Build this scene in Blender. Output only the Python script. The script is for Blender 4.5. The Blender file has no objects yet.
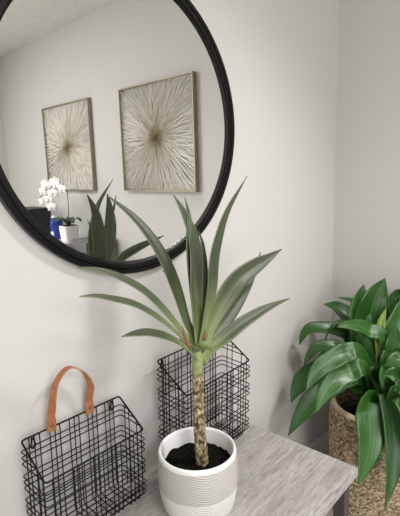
import bpy, bmesh, math, random
from mathutils import Vector, Matrix
random.seed(7)
Z0 = 1.33                                   # eye height above the floor
TABLE = Z0 - .85
EYE = Vector((-1.83125, -1.0, Z0))
FWD = Vector((0.69329, 0.69711, -0.18269)); RGT = Vector((0.70507, -0.70858, -0.02815)); UPV = Vector((0.14907, 0.10930, 0.98277))
FPX = 456.74
sc = bpy.context.scene
col = sc.collection

def ray(px, py): return FWD*FPX + RGT*(px-200) - UPV*(py-258)
def at(px, py, y=None, x=None, dist=None):
    v = ray(px, py)
    if y is not None: k = (y-EYE.y)/v.y
    elif x is not None: k = (x-EYE.x)/v.x
    else: k = dist/FPX
    return EYE + v*k

# ------------------------------------------------------------ materials
def mat(name, color, rough=.6, metal=0, **kw):
    m = bpy.data.materials.new(name); m.use_nodes = True
    b = m.node_tree.nodes['Principled BSDF']
    b.inputs['Base Color'].default_value = (*color, 1)
    b.inputs['Roughness'].default_value = rough; b.inputs['Metallic'].default_value = metal
    for k, v in kw.items(): b.inputs[k.replace('_', ' ')].default_value = v
    return m
def N(m, t, **kw):
    n = m.node_tree.nodes.new(t)
    for k, v in kw.items():
        if k in n.inputs: n.inputs[k].default_value = v
        else: setattr(n, k, v)
    return n
def L(m, a, b): m.node_tree.links.new(a, b)
def bsdf(m): return m.node_tree.nodes['Principled BSDF']
def coords(m, kind='Object', scale=(1,1,1), rot=(0,0,0)):
    t = N(m, 'ShaderNodeTexCoord'); mp = N(m, 'ShaderNodeMapping')
    mp.inputs['Scale'].default_value = scale; mp.inputs['Rotation'].default_value = rot
    L(m, t.outputs[kind], mp.inputs['Vector']); return mp.outputs['Vector']
def noise(m, vec, scale, detail=3, rough=.5, dist=0):
    n = N(m, 'ShaderNodeTexNoise'); n.inputs['Scale'].default_value = scale; n.inputs['Detail'].default_value = detail
    n.inputs['Roughness'].default_value = rough; n.inputs['Distortion'].default_value = dist
    L(m, vec, n.inputs['Vector']); return n.outputs['Fac']
def ramp(m, fac, stops):
    r = N(m, 'ShaderNodeValToRGB'); e = r.color_ramp.elements
    while len(e) < len(stops): e.new(.5)
    for i, (p, c) in enumerate(stops): e[i].position = p; e[i].color = (*c, 1)
    L(m, fac, r.inputs['Fac']); return r.outputs['Color']
def bump(m, fac, strength, dist=.002):
    b = N(m, 'ShaderNodeBump'); b.inputs['Strength'].default_value = strength; b.inputs['Distance'].default_value = dist
    L(m, fac, b.inputs['Height']); L(m, b.outputs['Normal'], bsdf(m).inputs['Normal'])
def mixc(m, fac, a, b):
    n = N(m, 'ShaderNodeMix', data_type='RGBA')
    for s, v in ((0, fac), (6, a), (7, b)):
        if isinstance(v, (int, float)): n.inputs[s].default_value = v
        elif isinstance(v, tuple): n.inputs[s].default_value = (*v, 1)
        else: L(m, v, n.inputs[s])
    return n.outputs[2]
def math_(m, op, a, b=0.0):
    n = N(m, 'ShaderNodeMath', operation=op)
    for i, v in ((0, a), (1, b)):
        if isinstance(v, (int, float)): n.inputs[i].default_value = v
        else: L(m, v, n.inputs[i])
    return n.outputs[0]

M_wall = mat('wall_paint', (.62, .602, .578), .85)
v = coords(M_wall); bump(M_wall, noise(M_wall, v, 90, 3), .12, .002)
M_ceil = mat('popcorn_ceiling', (.62, .60, .565), .95)
v = coords(M_ceil); n1 = noise(M_ceil, v, 110, 4, .6)
L(M_ceil, ramp(M_ceil, noise(M_ceil, v, 45, 4, .7), [(.3, (.74, .72, .67)), (.7, (.90, .885, .85))]), bsdf(M_ceil).inputs['Base Color'])
bump(M_ceil, n1, .9, .012)
M_trim = mat('white_trim_paint', (.74, .73, .71), .45)
M_floor = mat('vinyl_floor', (.32, .26, .21), .55)
v = coords(M_floor, scale=(1, 9, 1)); L(M_floor, ramp(M_floor, noise(M_floor, v, 5, 5), [(.3, (.48, .45, .41)), (.7, (.60, .57, .53))]), bsdf(M_floor).inputs['Base Color'])
M_black = mat('black_mirror_frame', (.004, .004, .0045), .33, Specular_IOR_Level=.28)
M_mirror = mat('mirror_glass', (.93, .94, .93), .0, 1)
M_wire = mat('black_wire', (.004, .004, .0045), .45, Specular_IOR_Level=.3)
M_leather = mat('tan_leather', (.46, .19, .085), .55)
v = coords(M_leather); f = noise(M_leather, v, 60, 4)
L(M_leather, ramp(M_leather, f, [(.3, (.33, .125, .052)), (.75, (.45, .19, .085))]), bsdf(M_leather).inputs['Base Color']); bump(M_leather, f, .15, .001)
M_ledge = mat('leather_edge', (.50, .30, .18), .8)
M_rivet = mat('copper_rivet', (.32, .15, .08), .4, .7)
M_wood = mat('grey_oak_laminate', (.36, .33, .30), .5)
v = coords(M_wood, scale=(2.4, 16, 16)); f1 = noise(M_wood, v, 3.6, 8, .72, 1.2)
v2 = coords(M_wood, scale=(8, 90, 90)); f2 = noise(M_wood, v2, 3, 5, .65, .5)
v3 = coords(M_wood, scale=(2.2, 7, 7)); f3 = noise(M_wood, v3, 2.2, 2, .5)
c1 = ramp(M_wood, f1, [(.32, (.22, .207, .193)), (.45, (.40, .38, .36)), (.66, (.56, .54, .515))])
c2 = mixc(M_wood, math_(M_wood, 'MULTIPLY', ramp(M_wood, f2, [(.38, (1, 1, 1)), (.47, (0, 0, 0))]), .75), c1, (.20, .178, .16))
c3 = mixc(M_wood, ramp(M_wood, f3, [(.40, (.35, .35, .35)), (.62, (0, 0, 0))]), c2, (.30, .27, .245))
L(M_wood, c3, bsdf(M_wood).inputs['Base Color']); bump(M_wood, f2, .12, .001)
M_leg = mat('dark_brown_metal', (.055, .042, .038), .5)
M_pot = mat('matte_ceramic', (.7, .69, .67), .55)
M_gold = mat('champagne_gold', (.30, .255, .18), .42, .45)
M_rays = mat('cream_gold_strands', (.70, .66, .56), .5, .0)
t = N(M_rays, 'ShaderNodeTexCoord'); ln = N(M_rays, 'ShaderNodeVectorMath', operation='LENGTH'); L(M_rays, t.outputs['Object'], ln.inputs[0])
L(M_rays, ramp(M_rays, ln.outputs['Value'], [(0, (.26, .19, .08)), (.035, (.50, .42, .26)), (.08, (.78, .73, .62)), (.22, (.86, .83, .76))]), bsdf(M_rays).inputs['Base Color'])

# ------------------------------------------------------------ mesh helpers
def obj(name, bm, m, parent=None, smooth=False, loc=None):
    bmesh.ops.recalc_face_normals(bm, faces=bm.faces)
    me = bpy.data.meshes.new(name); bm.to_mesh(me); bm.free()
    if smooth:
        for p in me.polygons: p.use_smooth = True
    o = bpy.data.objects.new(name, me); col.objects.link(o)
    for k in (m if isinstance(m, (list, tuple)) else [m]): me.materials.append(k)
    if parent: o.parent = parent
    if loc is not None: o.location = loc
    return o
def thing(name, label, cat, loc=(0,0,0), rotz=0, group=None):
    o = bpy.data.objects.new(name, None); col.objects.link(o); o.empty_display_size = .05
    o.location = loc; o.rotation_euler = (0, 0, rotz); tag(o, label, cat, group); return o
def tag(o, label, cat, group=None):
    o['label'] = label; o['category'] = cat
    if group: o['group'] = group
def box(bm, a, b, bevel=0, seg=2):
    r = bmesh.ops.create_cube(bm, size=1); vs = r['verts']
    for v in vs: v.co = Vector([(a[i]+b[i])/2 + v.co[i]*(b[i]-a[i]) for i in range(3)])
    if bevel:
        es = list({e for v in vs for e in v.link_edges})
        bmesh.ops.bevel(bm, geom=es, offset=bevel, segments=seg, affect='EDGES', profile=.5)
def tube(bm, pts, r, n=8, closed=False, caps=True):
    pts = [Vector(p) for p in pts]; k = len(pts); rings = []
    rr = r if callable(r) else (lambda t: r)
    up = None
    for i, p in enumerate(pts):
        if closed: t = pts[(i+1) % k]-pts[i-1]
        else: t = pts[min(i+1, k-1)]-pts[max(i-1, 0)]
        t.normalize()
        if up is None: up = Vector((0,0,1)) if abs(t.z) < .9 else Vector((1,0,0))
        s = t.cross(up); 
        if s.length < 1e-4: s = t.orthogonal()
        s.normalize(); up = s.cross(t).normalized()
        R = rr(i/max(k-1, 1))
        rings.append([bm.verts.new(p + (s*math.cos(a)+up*math.sin(a))*R) for a in [2*math.pi*j/n for j in range(n)]])
    for i in range(k if closed else k-1):
        A, B = rings[i], rings[(i+1) % k]
        off = 0
        if closed and i == k-1:
            off = min(range(n), key=lambda o: (A[0].co-B[o].co).length)
        for j in range(n): bm.faces.new((A[j], A[(j+1)%n], B[(j+1+off)%n], B[(j+off)%n]))
    if caps and not closed: bm.faces.new(rings[0]); bm.faces.new(rings[-1])
def lathe(bm, prof, n=64, close_bottom=True, close_top=False, c=(0,0)):
    rings = []
    for r, z in prof: rings.append([bm.verts.new((c[0]+r*math.cos(2*math.pi*j/n), c[1]+r*math.sin(2*math.pi*j/n), z)) for j in range(n)])
    for A, B in zip(rings, rings[1:]):
        for j in range(n): bm.faces.new((A[j], A[(j+1)%n], B[(j+1)%n], B[j]))
    if close_bottom: bm.faces.new(rings[0])
    if close_top: bm.faces.new(rings[-1])
def fillet(pts, r, closed=True, seg=4):
    out = []; k = len(pts); pts = [Vector(p) for p in pts]
    for i in range(k):
        if not closed and i in (0, k-1): out.append(pts[i]); continue
        p = pts[i]; a = (pts[i-1]-p).normalized(); b = (pts[(i+1)%k]-p).normalized()
        for s in range(seg+1):
            t = s/seg; A = p+a*r; B = p+b*r
            out.append(A*(1-t)**2 + p*2*t*(1-t) + B*t*t)
    return out
def spline(pts, n):
    P = [Vector(p) for p in pts]; P = [P[0]*2-P[1]] + P + [P[-1]*2-P[-2]]; m = len(P)-3; out = []
    for i in range(n+1):
        u = i/n*m; k = min(int(u), m-1); t = u-k; a, b, c, d = P[k:k+4]
        out.append(.5*((2*b)+(c-a)*t+(2*a-5*b+4*c-d)*t*t+(3*b-a-3*c+d)*t**3))
    return out
def struct(name, a, b, m):
    bm = bmesh.new(); box(bm, a, b); o = obj(name, bm, m); o['kind'] = 'structure'; return o

# ------------------------------------------------------------ the room
XL, YB, H = -3.6, -3.38, Z0+1.062
struct('floor', (XL-.1, YB-.1, -.06), (.1, .1, 0), M_floor)
struct('ceiling', (XL-.1, YB-.1, H), (.1, .1, H+.08), M_ceil)
struct('wall_mirror_side', (XL-.1, 0, 0), (.1, .1, H), M_wall)
struct('wall_right', (0, YB, 0), (.1, 0, H), M_wall)
struct('wall_left', (XL-.1, YB, 0), (XL, 0, H), M_wall)
struct('wall_rear', (XL-.1, YB-.1, 0), (.1, YB, H), M_wall)
def baseboard(name, run, axis):
    bm = bmesh.new(); prof = [(0, 0), (.014, 0), (.014, .078), (.010, .086), (.0095, .094), (.005, .106), (0, .106)]
    a = [bm.verts.new((XL if axis == 'x' else -q, -q if axis == 'x' else YB, z)) for q, z in prof]
    b = [bm.verts.new((0 if axis == 'x' else -q, -q if axis == 'x' else 0, z)) for q, z in prof]
    for i in range(len(prof)): j = (i+1) % len(prof); bm.faces.new((a[i], a[j], b[j], b[i]))
    bm.faces.new(a); bm.faces.new(b[::-1])
    o = obj(name, bm, M_trim); o['kind'] = 'structure'
baseboard('baseboard_mirror_side', 0, 'x'); baseboard('baseboard_right', 0, 'y')

# ------------------------------------------------------------ round mirror
MX, MZ, MR = -1.0835, Z0+.137, .3985
mir = thing('round_mirror', 'large round wall mirror with a stepped black frame hanging above the wire baskets', 'mirror', (MX, 0, MZ))
def ring(prof, m, name, n=160):
    bm = bmesh.new(); rings = []
    for r, y in prof: rings.append([bm.verts.new((r*math.cos(2*math.pi*j/n), -y, r*math.sin(2*math.pi*j/n))) for j in range(n)])
    k = len(rings)
    for i in range(k):
        A, B = rings[i], rings[(i+1) % k]
        for j in range(n): bm.faces.new((A[j], A[(j+1)%n], B[(j+1)%n], B[j]))
    return obj(name, bm, m, mir, True)
fr = ring([(MR, .002), (MR, .019), (MR-.002, .022), (MR-.012, .0225), (MR-.0135, .019), (MR-.0155, .019), (MR-.017, .0215), (MR-.026, .020), (MR-.0275, .016), (MR-.034, .0125), (MR-.0345, .002)], M_black, 'mirror_frame')
md = fr.modifiers.new('edge', 'EDGE_SPLIT'); md.split_angle = math.radians(28)
bm = bmesh.new(); n = 160; R0 = MR-.033
a = [bm.verts.new((R0*math.cos(2*math.pi*j/n), -.010, R0*math.sin(2*math.pi*j/n))) for j in range(n)]
b = [bm.verts.new((R0*math.cos(2*math.pi*j/n), -.004, R0*math.sin(2*math.pi*j/n))) for j in range(n)]
bm.faces.new(a); bm.faces.new(b[::-1])
for j in range(n): bm.faces.new((a[j], a[(j+1)%n], b[(j+1)%n], b[j]))
obj('mirror_pane', bm, M_mirror, mir)

# ------------------------------------------------------------ table
TR = math.radians(3.5)
tb = thing('side_table', 'low table with a weathered grey wood top and dark legs against the wall', 'table', (-.683, -.470, 0), TR)
TW, TD = 1.12, .452
bm = bmesh.new(); box(bm, (-TW, 0, TABLE-.024), (0, TD, TABLE), .0012, 1); obj('table_top', bm, M_wood, tb)
for x0, y0 in ((-.062, .012), (-.062, TD-.045), (-TW+.03, .012), (-TW+.03, TD-.045)):
    bm = bmesh.new(); box(bm, (x0, y0, 0), (x0+.033, y0+.033, TABLE-.024), .0015, 1); obj('leg', bm, M_leg, tb)
bm = bmesh.new()
for a_, b_ in (((-TW+.063, .018, TABLE-.05), (-.062, .030, TABLE-.0245)), ((-TW+.063, TD-.035, TABLE-.05), (-.062, TD-.023, TABLE-.0245))): box(bm, a_, b_)
obj('apron_rail', bm, M_leg, tb)

# ------------------------------------------------------------ wire baskets
def wire_basket(loc, yaw, w, d, h, Hh, label, lift, hx, handle):
    t = thing('wire_basket', label, 'basket', loc, yaw, None)
    rf = .0024; rw = .0015
    bm = bmesh.new()
    tube(bm, fillet([(0, 0, 0), (w, 0, 0), (w, -d, -h), (0, -d, -h)], .008), rf, 8, True)
    obj('rim_wire', bm, M_wire, t, True)
    # wires that run round the basket
    bm = bmesh.new(); z = -.026; g = 0
    step = .0152; gap = .0315
    e = .0035
    while z > -Hh+.002:
        if -z < h-.004:
            yy = -d*(-z)/h
            tube(bm, fillet([(-e*.2, yy, z), (-e, .001, z), (w+e, .001, z), (w+e*.2, yy, z)], .009, False), rw, 6)
        else:
            tube(bm, fillet([(-e, .001, z), (w+e, .001, z), (w+e, -d-e, z), (-e, -d-e, z)], .010), rw, 6, True)
        g += 1; z -= gap if g % 3 == 0 else step
    obj('round_wires', bm, M_wire, t, True)
    # wires bent down the front, under and up the back
    bm = bmesh.new(); x = .018; g = 0; s2 = .0135; g2 = .0265
    while x < w-.008:
        tube(bm, fillet([(x, -.0005, 0), (x, -.0005, -Hh), (x, -d, -Hh), (x, -d, -h)], .010, False), rw, 6)
        g += 1; x += g2 if g % 3 == 0 else s2
    obj('upright_wires', bm, M_wire, t, True)
    bm = bmesh.new()
    for k in (.22, .40, .72, .90):
        yy = -d*k; zz = -h*k
        tube(bm, fillet([(0, yy, zz), (0, yy, -Hh+.002), (w, yy, -Hh+.002), (w, yy, zz)], .008, False), rw, 6)
    obj('side_wires', bm, M_wire, t, True)
    for x in hx:
        bm = bmesh.new(); pts = [Vector((x+.0062*math.cos(a)*(1 if math.sin(a) < 0 else .62), -.004, -.016+.0125*math.sin(a))) for a in [2*math.pi*j/20 for j in range(20)]]
        tube(bm, pts, .0022, 8, True)
        box(bm, (x-.005, -.0052, -.006), (x+.005, -.0028, -.001), .0006, 1)
        obj('hanging_hook', bm, M_wire, t, True)
    if not handle: return t
    x0, x1, top = handle
    ctr = (x0+x1)/2
    P = [(x0, -.0045, -.006), (x0, -.0045, .012), (x0+.0005, -.005, .045), (x0+.001, -.007, .080), (ctr-.041, -.009, top-.024), (ctr-.009, -.010, top), (ctr+.030, -.009, top-.022), (x1-.002, -.007, .080), (x1-.0005, -.005, .045), (x1, -.0045, .012), (x1, -.0045, -.006)]
    pts = spline(P, 60); bm = bmesh.new(); uvs = []; prev = None
    for i, p in enumerate(pts):
        tg = (pts[min(i+1, 60)]-pts[max(i-1, 0)]).normalized(); u = i/60
        k = max(0, min(1, (min(u, 1-u)-.10)/.22)); k = k*k*(3-2*k)
        s = Vector((1-.55*k, -.75*k, 0)).normalized() if u < .5 else Vector((1-.55*k, -.75*k, 0)).normalized()
        s = s*(1-min(1, max(0, (min(u, 1-u)-.25)/.2))) + Vector((0, -1, 0))*min(1, max(0, (min(u, 1-u)-.25)/.2))
        s = (s-tg*s.dot(tg)).normalized(); nn = s.cross(tg).normalized()
        wd = .0094 if min(u, 1-u) > .13 else .0112
        q = [p+s*wd+nn*.0013, p-s*wd+nn*.0013, p-s*wd-nn*.0013, p+s*wd-nn*.0013]
        cur = [bm.verts.new(c + Vector((0, -.0135*k, 0))) for c in q]
        if prev:
            for j in range(4):
                f = bm.faces.new((prev[j], prev[(j+1)%4], cur[(j+1)%4], cur[j])); f.material_index = 1 if j in (1, 3) else 0
        else: bm.faces.new(cur)
        prev = cur
    bm.faces.new(prev)
    hd = obj('leather_handle', bm, [M_leather, M_ledge], t, True); hd['label'] = 'tan leather carrying handle'
    md = hd.modifiers.new('edge', 'EDGE_SPLIT'); md.split_angle = math.radians(40)
    for x in (x0, x1):
        bm = bmesh.new(); box(bm, (x-.012, -.0085, -.007), (x+.012, -.0055, .026), .0008, 1)
        f_ = obj('strap_tab', bm, M_leather, hd)
        bm = bmesh.new(); lathe(bm, [(.0042, 0), (.0042, .0012), (.003, .0022), (.001, .0026)], 16, True, True)
        rv = obj('rivet', bm, M_rivet, hd, True, (x, -.0085, .010)); rv.rotation_euler = (math.pi/2, 0, 0)
    return t
b1 = wire_basket((-1.4585, -.028, TABLE+.2595), .046, .280, .098, .061, .2565, 'lower black wire wall basket with a tan leather handle, left of the potted tree', 0, (.026, .252), (.074, .181, .145))
b1.rotation_euler = (.02, .006, .046)
b2 = wire_basket((-1.0595, -.038, TABLE+.3275), .050, .289, .116, .067, .3205, 'taller black wire wall basket standing behind the potted tree and its white pot', 0, (.016, .266), None)
b2.rotation_euler = (.05, -.022, .050)

# ------------------------------------------------------------ potted spiky plant
PX, PY = -1.105, -.240
pp = thing('potted_plant', 'spiky long-leaved potted tree with bare trunk in a white ceramic pot on the grey table', 'potted plant', (PX, PY, TABLE))
HP = .1685
M_pot2 = M_pot
v = coords(M_pot2); sx = N(M_pot2, 'ShaderNodeSeparateXYZ'); L(M_pot2, v, sx.inputs[0])
nz = noise(M_pot2, v, 7, 2, .5)
# the carved lines bow like dune ripples
ang = math_(M_pot2, 'ARCTAN2', sx.outputs['Y'], sx.outputs['X'])
bow = math_(M_pot2, 'MULTIPLY', math_(M_pot2, 'COSINE', math_(M_pot2, 'MULTIPLY', math_(M_pot2, 'ADD', ang, 2.05), 3.0)), .010)
zz = math_(M_pot2, 'ADD', sx.outputs['Z'], math_(M_pot2, 'ADD', bow, math_(M_pot2, 'MULTIPLY', nz, .012)))
wv = math_(M_pot2, 'SINE', math_(M_pot2, 'MULTIPLY', zz, 2*math.pi/.0060))
inr = N(M_pot2, 'ShaderNodeVectorMath', operation='LENGTH'); cmb = N(M_pot2, 'ShaderNodeCombineXYZ'); L(M_pot2, sx.outputs['X'], cmb.inputs[0]); L(M_pot2, sx.outputs['Y'], cmb.inputs[1]); L(M_pot2, cmb.outputs[0], inr.inputs[0])
outer = math_(M_pot2, 'GREATER_THAN', inr.outputs['Value'], .0955)
below = math_(M_pot2, 'LESS_THAN', sx.outputs['Z'], HP-.012)
msk = math_(M_pot2, 'MULTIPLY', outer, below)
upper = math_(M_pot2, 'MULTIPLY', math_(M_pot2, 'GREATER_THAN', math_(M_pot2, 'ADD', sx.outputs['Z'], math_(M_pot2, 'MULTIPLY', nz, .004)), .079), msk)
base = mixc(M_pot2, upper, (.84, .835, .82), (.56, .535, .495))
lines = math_(M_pot2, 'MULTIPLY', ramp(M_pot2, math_(M_pot2, 'ADD', math_(M_pot2, 'MULTIPLY', wv, .5), .5), [(.5, (0, 0, 0)), (.9, (1, 1, 1))]), math_(M_pot2, 'MULTIPLY', msk, .38))
L(M_pot2, mixc(M_pot2, lines, base, (.80, .79, .77)), bsdf(M_pot2).inputs['Base Color'])
bump(M_pot2, math_(M_pot2, 'MULTIPLY', wv, msk), .7, .0014)
prof = [(.072, .0), (.080, .003), (.090, .016), (.0975, .045), (.1015, .080), (.1020, .115), (.1000, .148), (.0985, .163), (.0970, .1672), (.0942, .1685), (.0918, .1665), (.0908, .160), (.0895, .125), (.084, .10), (.060, .095), (.002, .094)]
bm = bmesh.new(); lathe(bm, prof, 96, True, True); obj('pot', bm, M_pot, pp, True)
M_soil = mat('dark_soil', (.018, .015, .012), 1, Specular_IOR_Level=.1)
v = coords(M_soil); f = noise(M_soil, v, 120, 5, .7)
L(M_soil, ramp(M_soil, f, [(.45, (.003, .003, .0025)), (.62, (.014, .013, .009)), (.76, (.075, .065, .035))]), bsdf(M_soil).inputs['Base Color']); bump(M_soil, f, .8, .004)
def soil(name, R, z, parent, c=(0, 0), amp=.004):
    bm = bmesh.new(); prev = None; n = 48; rnd = random.Random(3)
    rings = [[bm.verts.new((c[0], c[1], z+amp))]]
    for i in range(1, 15):
        r = R*i/14; rings.append([bm.verts.new((c[0]+r*math.cos(2*math.pi*j/n), c[1]+r*math.sin(2*math.pi*j/n), z+rnd.uniform(-1, 1)*amp+amp*(1-i/14))) for j in range(n)])
    for j in range(n): bm.faces.new((rings[0][0], rings[1][j], rings[1][(j+1)%n]))
    for A, B in zip(rings[1:], rings[2:]):
        for j in range(n): bm.faces.new((A[j], B[j], B[(j+1)%n], A[(j+1)%n]))
    return obj(name, bm, M_soil, parent, True)
soil('soil', .0885, .124, pp)
O = Vector((PX, PY, TABLE))
# trunk
M_bark = mat('ringed_bark', (.3, .25, .15), .85)
v = coords(M_bark, scale=(1, 1, 1)); sb = N(M_bark, 'ShaderNodeSeparateXYZ'); L(M_bark, v, sb.inputs[0])
f = noise(M_bark, coords(M_bark, scale=(1, 1, .55)), 95, 4, .65, 1.2)
rgs = math_(M_bark, 'SINE', math_(M_bark, 'MULTIPLY', math_(M_bark, 'ADD', sb.outputs['Z'], math_(M_bark, 'MULTIPLY', noise(M_bark, v, 30, 3), .02)), 2*math.pi/.021))
f = math_(M_bark, 'ADD', f, math_(M_bark, 'MULTIPLY', rgs, .035))
cb = ramp(M_bark, f, [(.36, (.03, .02, .01)), (.47, (.16, .115, .055)), (.54, (.34, .27, .15)), (.66, (.62, .55, .40))])
g1 = noise(M_bark, v, 40, 2); hgt = math_(M_bark, 'ADD', sb.outputs['Z'], math_(M_bark, 'MULTIPLY', g1, .03))
gr = ramp(M_bark, math_(M_bark, 'MULTIPLY', hgt, 1.0), [(.365, (0, 0, 0)), (.405, (1, 1, 1))])
L(M_bark, mixc(M_bark, math_(M_bark, 'MULTIPLY', gr, .85), cb, (.29, .36, .14)), bsdf(M_bark).inputs['Base Color']); bump(M_bark, f, .9, .004)
pb = at(205, 470, y=-.245)-O; pt = at(197, 352, y=-.24)-O
pb = Vector((.006, -.012, .118))
pts = spline([pb, pb.lerp(pt, .35)+Vector((-.004, 0, 0)), pb.lerp(pt, .7)+Vector((-.002, 0, 0)), pt], 90)
def trunk_r(t): 
    b = .0158*(1-t)+.0128*t
    if t < .82: b += .0006*abs(math.sin(t*46))+.0006*math.sin(t*97)+.0003*math.sin(t*211)
    if t > .9: b -= (t-.9)*.02
    return b
bm = bmesh.new(); tube(bm, pts, trunk_r, 20); obj('trunk', bm, M_bark, pp, True)

def leaf_mat(name, dark, mid, pale, rough, spec=.5, edge=None, rib=None, coat=0, vein=.25):
    m = mat(name, mid, rough); b = bsdf(m); b.inputs['Specular IOR Level'].default_value = spec
    if coat: b.inputs['Coat Weight'].default_value = coat; b.inputs['Coat Roughness'].default_value = .22
    uv = N(m, 'ShaderNodeUVMap', uv_map='UVMap'); s = N(m, 'ShaderNodeSeparateXYZ'); L(m, uv.outputs[0], s.inputs[0])
    mp = N(m, 'ShaderNodeMapping'); mp.inputs['Scale'].default_value = (26, 1.2, 1); L(m, uv.outputs[0], mp.inputs[0])
    ob = N(m, 'ShaderNodeObjectInfo')
    st = noise(m, mp.outputs[0], 1.5, 3, .6, .3)
    c = ramp(m, st, [(.3, dark), (.7, mid)])
    lo = ramp(m, s.outputs['Y'], [(0, (1, 1, 1)), (.16, (.75, .75, .75)), (.42, (0, 0, 0))])
    c = mixc(m, lo, c, pale)
    d = math_(m, 'ABSOLUTE', math_(m, 'SUBTRACT', s.outputs['X'], .5))
    if edge: c = mixc(m, math_(m, 'GREATER_THAN', d, .462), c, edge)
    if rib: c = mixc(m, math_(m, 'LESS_THAN', d, .022), c, rib)
    hv = N(m, 'ShaderNodeHueSaturation'); vr = math_(m, 'ADD', math_(m, 'MULTIPLY', ob.outputs['Random'], .35), .84); L(m, vr, hv.inputs['Value']); L(m, c, hv.inputs['Color'])
    L(m, hv.outputs[0], b.inputs['Base Color'])
    b.inputs['Subsurface Weight'].default_value = 0
    bump(m, st, vein, .0014)
    return m
M_yuc = leaf_mat('grey_green_leaf', (.034, .045, .024), (.082, .102, .050), (.21, .27, .095), .42, .5, (.15, .165, .10))
def leaf(parent, pts, W, hint, mat_, prof, fold=.25, n=34, cross=6, origin=None, wave=0, name='leaf', thick=.0016, wavef=3):
    """a blade along pts; hint = direction its upper face looks towards"""
    c = spline(pts, n); bm = bmesh.new(); uvl = bm.loops.layers.uv.new('UVMap'); rows = []
    ps = None; ph = random.uniform(0, 6)
    for i, p in enumerate(c):
        t = i/n; tg = (c[min(i+1, n)]-c[max(i-1, 0)]).normalized()
        hv = hint(t) if callable(hint) else hint
        s = tg.cross(hv)
        if s.length < 1e-3: s = ps or tg.orthogonal()
        s.normalize()
        if ps is not None:
            if s.dot(ps) < 0: s = -s
            s = (s*.5+ps*.5); s = (s-tg*s.dot(tg)).normalized()
        ps = s; nn = s.cross(tg).normalized()
        if nn.dot(hv) < 0: nn = -nn
        w = W*prof(t)/2; row = []
        for j in range(cross+1):
            u = j/cross*2-1
            lift = fold*w*(abs(u)**1.5) + (wave*w*math.sin(t*wavef*2*math.pi+ph+(1.3 if u > 0 else 0))*abs(u)**2 if wave else 0)
            row.append((bm.verts.new(p - (origin or Vector()) + s*w*u + nn*lift), (u+1)/2, t))
        rows.append(row)
    for A, B in zip(rows, rows[1:]):
        for j in range(cross):
            q = (A[j], A[j+1], B[j+1], B[j]); f = bm.faces.new([k[0] for k in q])
            for lp, k in zip(f.loops, q): lp[uvl].uv = (k[1], k[2])
    o = obj(name, bm, mat_, parent, True)
    md = o.modifiers.new('thickness', 'SOLIDIFY'); md.thickness = thick; md.offset = -1
    return o
def yuc(t):
    if t < .10: return .85-.25*(t/.1)
    if t < .42: k = (t-.10)/.32; k = k*k*(3-2*k); return .60+.40*k
    k = (t-.42)/.58; return max(.02, (1-k**1.75))
VIEW = -FWD
LV = [ # pixel path, y at base, y at tip, width, hint towards viewer
 ('A', [(195,347),(183,333),(165,312),(143,291),(118,277),(98,270),(77,267)], -.238, -.20, .029, (-.1,-.5,.9)),
 ('B', [(193,350),(178,334),(158,318),(135,305),(112,299),(95,296),(80,296)], -.242, -.27, .023, (-.1,-.5,.9)),
 ('C', [(196,358),(182,345),(166,337),(148,333),(134,334),(122,336)], -.25, -.31, .025, (-.1,-.5,.8)),
 ('D', [(196,342),(186,322),(176,292),(164,262),(148,235),(130,214),(107,195)], -.235, -.055, .044, (.25,-1,.45)),
 ('E', [(199,342),(196,318),(195,292),(195,262),(192,238),(184,214),(174,195)], -.243, -.155, .052, (.15,-1,.2)),
 ('F', [(196,330),(193,300),(190,262),(189,232),(189,215),(185,197)], -.225, -.16, .0180, (-.2,-1,.3)),
 ('G', [(201,342),(205,318),(210,290),(212,262),(217,238),(227,210),(247,176)], -.245, -.29, .037, (.05,-1,.2)),
 ('H', [(203,347),(211,325),(222,302),(237,280),(255,266),(268,258),(282,249)], -.25, -.265, .050, (-.25,-1,.5)),
 ('I', [(203,352),(211,338),(226,318),(240,297),(252,275),(261,252)], -.235, -.17, .040, (-.5,-1,.4)),
 ('J', [(202,362),(210,350),(222,340),(240,325),(258,313),(273,305),(290,298)], -.25, -.30, .034, (-.2,-.7,.85)),
 ('K', [(199,345),(203,325),(204,300),(204,270),(202,245),(198,230)], -.235, -.25, .0220, (0,-1,.3)),
 ('L', [(197,350),(190,330),(184,312),(180,296),(172,280),(163,270)], -.23, -.14, .0200, (0,-1,.5)),
]
for nm, path, y0, y1, W, h in LV:
    k = len(path)-1
    P = [at(x, y, y=y0+(y1-y0)*(i/k)**1.1) for i, (x, y) in enumerate(path)]
    leaf(pp, P, W, Vector(h).normalized(), M_yuc, yuc, fold=.32, origin=O, cross=6, thick=.0022)
# withered leaf stubs at the crown
M_dry = mat('dry_leaf_base', (.20, .10, .055), .8)
for path in ([(190,348),(185,338),(182,326)], [(189,352),(184,344),(179,338)], [(204,340),(206,328),(208,318)]):
    P = [at(x, y, y=-.25) for x, y in path]
    leaf(pp, P, .011, Vector((0,-1,.3)), M_dry, lambda t: 1-.9*t**2, origin=O, n=8, name='withered_leaf')

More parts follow.
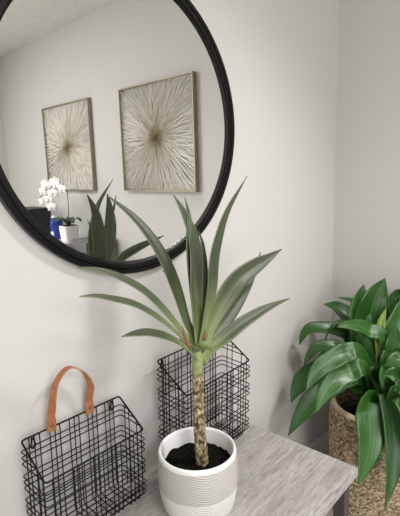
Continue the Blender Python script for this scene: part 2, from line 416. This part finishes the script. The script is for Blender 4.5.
# ------------------------------------------------------------ seagrass basket and its leafy plant
BX, BY, BR = -.222, -.335, .180
BZ = Z0-.875
M_sea = mat('seagrass', (.40, .28, .15), .8)
uvn = N(M_sea, 'ShaderNodeUVMap', uv_map='UVMap')
fl = N(M_sea, 'ShaderNodeVectorMath', operation='FLOOR'); L(M_sea, uvn.outputs[0], fl.inputs[0])
wn = N(M_sea, 'ShaderNodeTexWhiteNoise', noise_dimensions='2D'); L(M_sea, fl.outputs[0], wn.inputs['Vector'])
mp = N(M_sea, 'ShaderNodeMapping'); mp.inputs['Scale'].default_value = (1.2, 5, 1); mp.inputs['Rotation'].default_value = (0, 0, .5); L(M_sea, uvn.outputs[0], mp.inputs[0])
f = noise(M_sea, mp.outputs[0], 1.6, 3, .6)
fx = math_(M_sea, 'ADD', math_(M_sea, 'MULTIPLY', f, .72), math_(M_sea, 'MULTIPLY', wn.outputs['Value'], .28))
L(M_sea, ramp(M_sea, fx, [(.33, (.10, .06, .028)), (.44, (.36, .25, .135)), (.54, (.64, .49, .31)), (.66, (.90, .79, .60))]), bsdf(M_sea).inputs['Base Color'])
bump(M_sea, f, .5, .002)
wb = thing('woven_basket', 'tall round woven seagrass basket in the corner beside the table, holding the leafy plant', 'basket', (BX, BY, 0))
def weave(bm, r_of_z, z0, z1, rows, nst, out):
    uvl = bm.loops.layers.uv.new('UVMap'); nA = nst*6; nZ = rows*5; g = []
    for i in range(nZ+1):
        z = z0+(z1-z0)*i/nZ; r = i/5; ri = int(r); rf = r-ri; row = []
        for j in range(nA):
            a = 2*math.pi*j/nA
            st = j/6 + (ri % 2)*.5 + rf*.3
            d = abs(math.sin(math.pi*rf))**.8 * (.15+.85*abs(math.sin(math.pi*st)))
            R = r_of_z((z-z0)/(z1-z0)) + out*(.0075*d)
            row.append(bm.verts.new((R*math.cos(a), R*math.sin(a), z + .0015*math.sin(2*math.pi*st))))
        g.append(row)
    for A, B in zip(g, g[1:]):
        i = g.index(A)
        for j in range(nA):
            fc = bm.faces.new((A[j], A[(j+1)%nA], B[(j+1)%nA], B[j])); r0 = i//5
            for lp_, (jj, ii) in zip(fc.loops, ((j, i), (j+1, i), (j+1, i+1), (j, i+1))):
                lp_[uvl].uv = (jj/6 + (r0 % 2)*.5 + (ii/5-r0)*.3, min(max(ii/5, r0+.001), r0+.999))
    return g
rz = lambda t: BR*(.90+.10*math.sin(min(1, t*1.25)*math.pi/2)) - .006*max(0, (t-.85)/.15)
bm = bmesh.new(); g = weave(bm, rz, 0, BZ, 92, 112, 1); bm.faces.new(g[0][::-1])
body = obj('woven_body', bm, M_sea, wb, True)
body.modifiers.new('thickness', 'SOLIDIFY').thickness = .006
bm = bmesh.new()
for k, (rr_, zz_) in enumerate(((BR-.007, BZ), (BR-.003, BZ-.006), (BR-.011, BZ-.005))):
    for ph in (0, math.pi):
        P = []; n = 300
        for j in range(n):
            a = 2*math.pi*j/n; q = a*46+ph+k
            P.append(((rr_+.0025*math.cos(q))*math.cos(a), (rr_+.0025*math.cos(q))*math.sin(a), zz_+.0025*math.sin(q)))
        tube(bm, P, .0036, 6, True)
obj('braided_rim', bm, M_sea, wb, True)

lp = thing('leafy_plant', 'lush glossy dark green broad-leaved plant growing from the woven basket in the corner', 'plant', (BX, BY, .02))
O2 = Vector((BX, BY, .02))
M_pl = mat('nursery_pot_black', (.02, .02, .02), .6)
bm = bmesh.new(); lathe(bm, [(.115, 0), (.148, BZ-.10), (.152, BZ-.095), (.152, BZ-.085), (.145, BZ-.085), (.140, BZ-.11)], 48); obj('nursery_pot', bm, M_pl, lp, True)
soil('soil', .142, BZ-.115, lp)
M_lf = leaf_mat('glossy_green_leaf', (.009, .050, .005), (.030, .120, .012), (.030, .105, .012), .29, .45, None, (.045, .145, .02), .15, .7)
M_lf2 = leaf_mat('yellow_green_leaf', (.10, .20, .03), (.25, .33, .06), (.33, .40, .12), .32, .6, None, (.35, .42, .15), .2)
def broad(t):
    if t < .12: return .22+.25*t/.12
    if t < .45: k = (t-.12)/.33; return .47+.53*math.sin(k*math.pi/2)
    k = (t-.45)/.55; return max(.015, (1-k**2.1))
C0 = (374, 385)
def clampP(p):
    return Vector((min(p.x, -.012), min(p.y, -.012), p.z))
PL = [ # path, depth base, depth tip, width, hint, fold
 ([(374,385),(370,352),(370,318),(376,296),(385,278)], 1.74, 1.70, .105, (-.7,-.7,.15), .25),
 ([(372,385),(364,350),(360,320),(360,302),(364,284)], 1.70, 1.74, .074, (-.7,-.7,.15), .2),
 ([(372,382),(372,340),(364,312),(352,301),(337,297)], 1.72, 1.80, .034, (-.3,-.5,.8), .2),
 ([(368,382),(360,345),(350,320),(338,308),(323,304)], 1.78, 1.88, .062, (-.5,-.3,.8), .3),
 ([(392,372),(385,345),(368,330),(352,325),(337,327)], 1.62, 1.58, .050, (-.5,-.6,.7), .25),
 ([(368,380),(352,345),(335,331),(316,328),(305,333),(299,345)], 1.78, 1.80, .054, (-.5,-.3,.9), .3),
 ([(366,384),(350,356),(334,346),(320,346),(310,354),(303,368)], 1.70, 1.72, .042, (-.4,-.5,.8), .25),
 ([(375,382),(364,358),(347,353),(328,362),(315,374),(306,391)], 1.62, 1.52, .066, (-.5,-.6,.75), .18),
 ([(376,392),(366,372),(350,372),(336,380),(324,394),(316,413)], 1.60, 1.50, .068, (-.5,-.6,.75), .18),
 ([(364,385),(345,364),(325,368),(307,377),(297,388),(291,403)], 1.74, 1.72, .066, (-.6,-.5,.6), .2),
 ([(366,390),(348,376),(330,385),(313,400),(300,416),(288,436)], 1.68, 1.66, .066, (-.7,-.5,.4), .2),
 ([(375,395),(370,398),(369,415),(370,440),(366,462),(358,484)], 1.60, 1.46, .090, (-.7,-.75,.2), .12),
 ([(380,390),(384,392),(391,410),(394,440),(392,475),(385,509)], 1.58, 1.45, .066, (-.7,-.75,.2), .2),
 ([(382,380),(392,350),(396,325),(398,305),(396,297)], 1.70, 1.66, .050, (-.7,-.7,.2), .3),
 ([(380,385),(395,355),(408,322),(420,300),(436,290)], 1.70, 1.72, .075, (-.7,-.6,.4), .3),
 ([(384,392),(392,372),(404,362),(420,362),(440,380)], 1.60, 1.50, .075, (-.5,-.6,.8), .2),
 ([(378,396),(388,382),(404,384),(418,404),(424,440)], 1.56, 1.42, .080, (-.6,-.7,.5), .15),
 ([(376,392),(366,388),(358,384),(352,372),(352,358)], 1.66, 1.62, .060, (-.7,-.7,.2), .25),
 ([(372,388),(368,365),(362,348),(354,338),(346,335)], 1.74, 1.80, .060, (-.6,-.6,.4), .3),
 ([(378,388),(380,362),(384,345),(392,335),(402,332)], 1.66, 1.64, .070, (-.6,-.6,.5), .3),
 ([(380,386),(382,350),(388,318),(398,296),(412,286)], 1.80, 1.86, .080, (-.7,-.6,.2), .3),
 ([(370,390),(360,372),(346,362),(332,364),(322,372)], 1.76, 1.86, .060, (-.6,-.5,.6), .2),
 ([(376,392),(386,372),(392,352),(394,338),(395,322)], 1.60, 1.58, .062, (-.7,-.7,.2), .25),
 ([(378,394),(384,384),(390,372),(400,366),(412,372)], 1.54, 1.46, .058, (-.5,-.7,.6), .2),
 ([(374,394),(372,378),(370,362),(366,348),(366,334)], 1.64, 1.62, .060, (-.7,-.7,.2), .25),
 ([(376,388),(374,350),(376,325),(378,308),(372,292)], 1.76, 1.80, .072, (-.7,-.6,.25), .25),
 ([(378,386),(384,355),(392,330),(396,312),(392,296)], 1.72, 1.74, .066, (-.7,-.6,.3), .25),
 ([(380,388),(388,350),(402,318),(412,300),(420,292)], 1.64, 1.64, .080, (-.7,-.6,.3), .25),
 ([(372,390),(360,372),(344,358),(330,352),(318,356)], 1.72, 1.76, .058, (-.5,-.5,.7), .25),
 ([(372,394),(358,378),(342,370),(328,376),(318,388)], 1.66, 1.64, .058, (-.5,-.6,.6), .25),
 ([(384,396),(396,392),(408,404),(414,430),(418,470)], 1.54, 1.42, .078, (-.7,-.75,.2), .2),
 ([(372,392),(362,380),(352,378),(344,384),(338,394)], 1.62, 1.58, .050, (-.6,-.7,.5), .2),
]
rnd = random.Random(11)
for i, (path, d0, d1, W, h, fold) in enumerate(PL):
    k = len(path)-1
    P = [clampP(at(x, y, dist=d0+(d1-d0)*(j/k))) for j, (x, y) in enumerate(path)]
    P[0] = Vector((BX+rnd.uniform(-.05, .05), BY+rnd.uniform(-.05, .05), BZ-.10))
    leaf(lp, P, W*(1.22 if i in (0, 1, 3, 9, 10) else 1.08), Vector(h).normalized(), M_lf, broad, fold=fold, origin=O2, cross=8, wave=.10, thick=.0012, n=36)
P = [at(x, y, dist=1.62) for x, y in ((379,385),(379,350),(380,325),(386,308))]
P[0] = Vector((BX, BY-.02, BZ-.10))
leaf(lp, P, .036, Vector((-.7,-.7,.2)), M_lf2, broad, fold=.6, origin=O2, cross=8, thick=.0012)
# leaves on the far side, towards the corner and the room
for a, l, zt in ((-.3, .20, .17), (.45, .17, .25), (1.2, .16, .2), (-.9, .24, .1), (-1.5, .24, .16), (-2.0, .27, .02), (-.6, .2, .3), (2.0, .2, .28), (-1.2, .3, -.05)):
    b = Vector((BX, BY, BZ-.10)); dx, dy = math.cos(a), math.sin(a)
    P = [b, b+Vector((dx*l*.35, dy*l*.35, .12+zt*.6)), b+Vector((dx*l*.8, dy*l*.8, .12+zt)), b+Vector((dx*l*1.15, dy*l*1.15, .06+zt*.8))]
    leaf(lp, [clampP(q) for q in P], .075, Vector((-dx*.3, -dy*.3, 1)), M_lf, broad, fold=.2, origin=O2, cross=8, wave=.1, thick=.0012)

# ------------------------------------------------------------ wall art on the right wall, seen in the mirror
def wall_art(yc, zc, w, h, label, seed):
    t = thing('wall_art', label, 'wall art', (-.002, yc, zc), 0, None)
    bm = bmesh.new(); fw = .008; D = .028
    for a_, b_ in (((-D, -w/2, h/2-fw), (0, w/2, h/2)), ((-D, -w/2, -h/2), (0, w/2, -h/2+fw)), ((-D, -w/2, -h/2+fw), (0, -w/2+fw, h/2-fw)), ((-D, w/2-fw, -h/2+fw), (0, w/2, h/2-fw))): box(bm, a_, b_, .0008, 1)
    obj('frame', bm, M_gold, t)
    r = random.Random(seed); bm = bmesh.new(); n = 540
    W2, H2 = w/2-fw*.5, h/2-fw*.5
    for i in range(n):
        a = 2*math.pi*(i+r.uniform(-.3, .3))/n; ca, sa = math.cos(a), math.sin(a)
        re = min(W2/max(abs(ca), 1e-4), H2/max(abs(sa), 1e-4))
        lay = i % 3; r0 = r.choice((.006, .015, .03, .07, .12))
        amp = r.uniform(.003, .009); ph = r.uniform(0, 6); fq = r.uniform(14, 30); wd = r.uniform(.0016, .0027)
        m_ = 14; prev = None; perp = Vector((0, -sa, ca)); dr = Vector((0, ca, sa))
        for k in range(m_+1):
            u = k/m_; rr_ = r0+(re-r0)*u
            off = perp*amp*math.sin(rr_*fq+ph)*min(1, u*3)*(1-max(0, u-.85)/.15)
            dep = -.004-.0065*lay-.008*math.exp(-(rr_/.10)**2)*(-1 if r0 < .01 else .6) - .003*math.sin(rr_*9+ph)
            p = dr*rr_+off+Vector((dep, 0, 0)); ww = wd*(.35+.65*min(1, rr_/.2))
            cur = [bm.verts.new(p+perp*ww), bm.verts.new(p+Vector((-.0025, 0, 0))), bm.verts.new(p-perp*ww), bm.verts.new(p+Vector((.0015, 0, 0)))]
            if prev:
                for j in range(4): bm.faces.new((prev[j], prev[(j+1)%4], cur[(j+1)%4], cur[j]))
            else: bm.faces.new(cur)
            prev = cur
        bm.faces.new(prev)
    obj('radiating_strands', bm, M_rays, t)
zc = Z0+(.5353-.1033)/2; hh = .5353+.1033
wall_art(-(.8494+.3385), zc, .677, hh, 'square metallic sunburst wall art, the right one of two reflected in the mirror', 5)
wall_art(-(1.8897+.3385), zc, .677, hh, 'square metallic sunburst wall art, the left one of two reflected above the white orchid', 9)

# ------------------------------------------------------------ things along the right wall, seen in the mirror
M_white = mat('white_lacquer', (.78, .78, .77), .4); M_wp = mat('white_ceramic', (.85, .85, .84), .3)
M_blk = mat('matte_black_plastic', (.012, .012, .013), .45); M_gry = mat('grey_cabinet_paint', (.16, .155, .15), .6)
SZ = Z0-.450
ds = thing('white_shelf_desk', 'white topped desk with a black drawer along the right wall, reflected below the orchid', 'desk', (0, -2.35, 0))
bm = bmesh.new(); box(bm, (-.42, -.46, SZ-.03), (-.004, .46, SZ), .002, 1); obj('desk_top', bm, M_white, ds)
bm = bmesh.new(); box(bm, (-.40, -.44, SZ-.15), (-.02, .44, SZ-.0305), .002, 1); dw = obj('drawer_box', bm, M_blk, ds)
bm = bmesh.new(); box(bm, (-.412, -.05, SZ-.095), (-.4005, .05, SZ-.085), .002, 1); obj('drawer_pull', bm, M_gold, dw)
for x_, y_ in ((-.40, -.44), (-.40, .40), (-.06, -.44), (-.06, .40)):
    bm = bmesh.new(); box(bm, (x_, y_, 0), (x_+.04, y_+.04, SZ-.1505), .002, 1); obj('leg', bm, M_white, ds)
cb_ = thing('grey_cabinet', 'grey low cabinet on the floor, reflected behind the dark leaves in the mirror', 'cabinet', (.0, -1.775, 0))
bm = bmesh.new(); box(bm, (-.24, -.105, .0), (-.016, .105, Z0-.425), .004, 2); obj('cabinet_body', bm, M_gry, cb_)
bm = bmesh.new(); box(bm, (-.252, -.098, .02), (-.2405, .098, Z0-.435), .003, 1); dr_ = obj('cabinet_door', bm, M_gry, cb_)
bm = bmesh.new(); box(bm, (-.264, .07, Z0-.60), (-.2525, .08, Z0-.50), .002, 1); obj('door_handle', bm, M_blk, dr_)

mn = thing('black_speaker', 'black box speaker on the white desk, reflected at the lower left edge of the mirror', 'speaker', (-.2, -2.55, SZ))
bm = bmesh.new(); box(bm, (-.09, -.15, 0), (.09, .15, .218), .005, 2); obj('speaker_case', bm, M_blk, mn)
bm = bmesh.new(); box(bm, (-.094, -.135, .015), (-.0905, .135, .203), .001, 1); obj('speaker_grille', bm, M_wire, mn)

M_blue = mat('cobalt_blue_plastic', (.012, .035, .30), .3); M_lbl = mat('pale_label', (.62, .74, .80), .5); M_sil = mat('silver_lid', (.6, .62, .66), .3, .6)
cn = thing('blue_canister', 'cobalt blue lidded canister with a pale label beside the white orchid pot', 'canister', (-.2, -2.155, SZ))
bm = bmesh.new(); lathe(bm, [(.042, 0), (.045, .004), (.045, .060), (.041, .068), (.041, .080), (.045, .088), (.045, .140), (.040, .150)], 40, True, True); obj('canister_body', bm, M_blue, cn, True)
bm = bmesh.new(); lathe(bm, [(.036, .1505), (.036, .168), (.032, .172)], 40, True, True); obj('lid', bm, M_sil, cn, True)
bm = bmesh.new(); R_ = .0458; prev = None
for i in range(13):
    a = math.radians(150+i*9); cur = [bm.verts.new((R_*math.cos(a), R_*math.sin(a), z_)) for z_ in (.012, .058)]
    if prev: bm.faces.new((prev[0], cur[0], cur[1], prev[1]))
    prev = cur
lb = obj('label', bm, M_lbl, cn); lb.modifiers.new('t', 'SOLIDIFY').thickness = .0004

# orchid
M_pet = mat('white_petal', (.88, .88, .87), .5); M_lip = mat('orchid_lip', (.75, .55, .62), .5)
M_ol = leaf_mat('orchid_leaf', (.02, .05, .015), (.04, .09, .03), (.05, .11, .03), .35)
orc = thing('potted_orchid', 'white flowering orchid in a white square pot, reflected in the mirror', 'potted plant', (-.2, -1.975, SZ))
OO = Vector((-.2, -1.975, SZ))
bm = bmesh.new(); r = bmesh.ops.create_cube(bm, size=1)
for v_ in r['verts']:
    k = .046 if v_.co.z < 0 else .054
    v_.co = Vector((math.copysign(k, v_.co.x), math.copysign(k, v_.co.y), .0 if v_.co.z < 0 else .110))
bmesh.ops.bevel(bm, geom=list(bm.edges), offset=.006, segments=3, affect='EDGES')
obj('pot', bm, M_wp, orc)
bm = bmesh.new(); box(bm, (-.045, -.045, .108), (.045, .045, .113), .003, 1); obj('moss', bm, M_soil, orc)
for dx, dy, l in ((-.4, -.9, .16), (-.3, .9, .17), (-.9, .2, .12), (.6, -.7, .12), (.3, .9, .12)):
    b = Vector((0, 0, .108)); d = Vector((dx, dy, 0)).normalized()
    leaf(orc, [b, b+d*l*.35+Vector((0, 0, .045)), b+d*l*.75+Vector((0, 0, .05)), b+d*l+Vector((0, 0, .03))], .05, Vector((0, 0, 1)), M_ol, broad, n=16, name='leaf')
stem = spline([(0, 0, .108), (.0, .01, .20), (-.01, .035, .30), (-.015, .03, .37), (-.02, -.03, .41), (-.03, -.12, .40), (-.04, -.22, .36), (-.05, -.30, .30)], 50)
bm = bmesh.new(); tube(bm, stem, .0028, 8); obj('stem', bm, M_ol, orc, True)
def flower(c, s, ax):
    """five petals and a lip around c facing ax"""
    ax = ax.normalized(); u = ax.cross(Vector((0, 0, 1))).normalized(); w_ = u.cross(ax).normalized()
    bm = bmesh.new()
    for ang_, L_, W_ in ((90, 1.0, .62), (210, .95, .55), (330, .95, .55), (20, 1.05, 1.05), (160, 1.05, 1.05)):
        a = math.radians(ang_); dr2 = u*math.cos(a)+w_*math.sin(a); pr = ax.cross(dr2).normalized(); rows = []
        for i in range(8):
            t = i/7; wd = s*W_*math.sin(math.pi*min(.97, t*.9+.09))**.7/2
            rows.append([bm.verts.new(c+dr2*s*L_*t+pr*wd*q+ax*(s*.12*t*t*-1+.004*(1-abs(q)))+ax*s*.03*(ang_ % 7)/7) for q in (-1, -.5, 0, .5, 1)])
        for A, B in zip(rows, rows[1:]):
            for j in range(4): bm.faces.new((A[j], A[j+1], B[j+1], B[j]))
    o = obj('flower', bm, M_pet, orc, True); o.modifiers.new('t', 'SOLIDIFY').thickness = .001
    bm = bmesh.new(); bmesh.ops.create_icosphere(bm, subdivisions=2, radius=s*.16, matrix=Matrix.Translation(c+ax*s*.08)); obj('lip', bm, M_lip, o, True)
r_ = random.Random(4)
for dy, dz in ((.045, .365), (-.03, .395), (-.10, .415), (-.17, .385), (-.235, .345), (-.29, .275), (-.20, .295), (-.12, .335), (-.255, .40), (-.16, .235)):
    flower(Vector((-.045+r_.uniform(-.02, .02), dy, dz)), .046, Vector((-1, r_.uniform(.1, .9), r_.uniform(-.3, .3))))

# ------------------------------------------------------------ camera
cam = bpy.data.cameras.new('camera'); co = bpy.data.objects.new('camera', cam); col.objects.link(co); sc.camera = co
mw = Matrix((( RGT.x, UPV.x, -FWD.x, EYE.x), (RGT.y, UPV.y, -FWD.y, EYE.y), (RGT.z, UPV.z, -FWD.z, EYE.z), (0, 0, 0, 1)))
co.matrix_world = mw
cam.sensor_fit = 'HORIZONTAL'; cam.sensor_width = 36; cam.lens = FPX*36/400; cam.clip_start = .02

# ------------------------------------------------------------ lights
def area(name, loc, size, power, colr, shape='DISK', rot=(0,0,0), size_y=None):
    l = bpy.data.lights.new(name, 'AREA'); l.energy = power; l.shape = shape; l.size = size; l.color = colr
    if size_y: l.size_y = size_y
    o = bpy.data.objects.new(name, l); col.objects.link(o); o.location = loc; o.rotation_euler = rot; return o
sl = bpy.data.lights.new('recessed_downlight', 'SPOT'); sl.energy = 58; sl.spot_size = math.radians(98); sl.spot_blend = 1; sl.shadow_soft_size = .12; sl.color = (1, .985, .962)
so = bpy.data.objects.new('recessed_downlight', sl); col.objects.link(so); so.location = (-.40, -1.12, H-.03); so.rotation_euler = (Vector((-.40, -1.12, H-.03))-Vector((-1.05, -.45, Z0-.7))).to_track_quat('Z', 'Y').to_euler()
area('overhead_fill', (-1.75, -2.25, H-.02), 1.0, 20, (1, .985, .965), 'RECTANGLE', size_y=.6)  # unseen fill added below the ceiling to lift the walls, no fixture
area('rear_wall_fill', (-2.4, YB+.03, 1.5), 1.3, 22, (.95, .975, 1), 'RECTANGLE', (math.radians(90), 0, 0), 1.2)  # added cool fill at the rear wall, no window is built there
w = bpy.data.worlds.new('world'); sc.world = w; w.use_nodes = True
w.node_tree.nodes['Background'].inputs[0].default_value = (.9, .93, 1, 1); w.node_tree.nodes['Background'].inputs[1].default_value = .3
sc.view_settings.view_transform = 'Standard'; sc.view_settings.look = 'None'; sc.view_settings.gamma = 1
sc.view_settings.exposure = 0.85
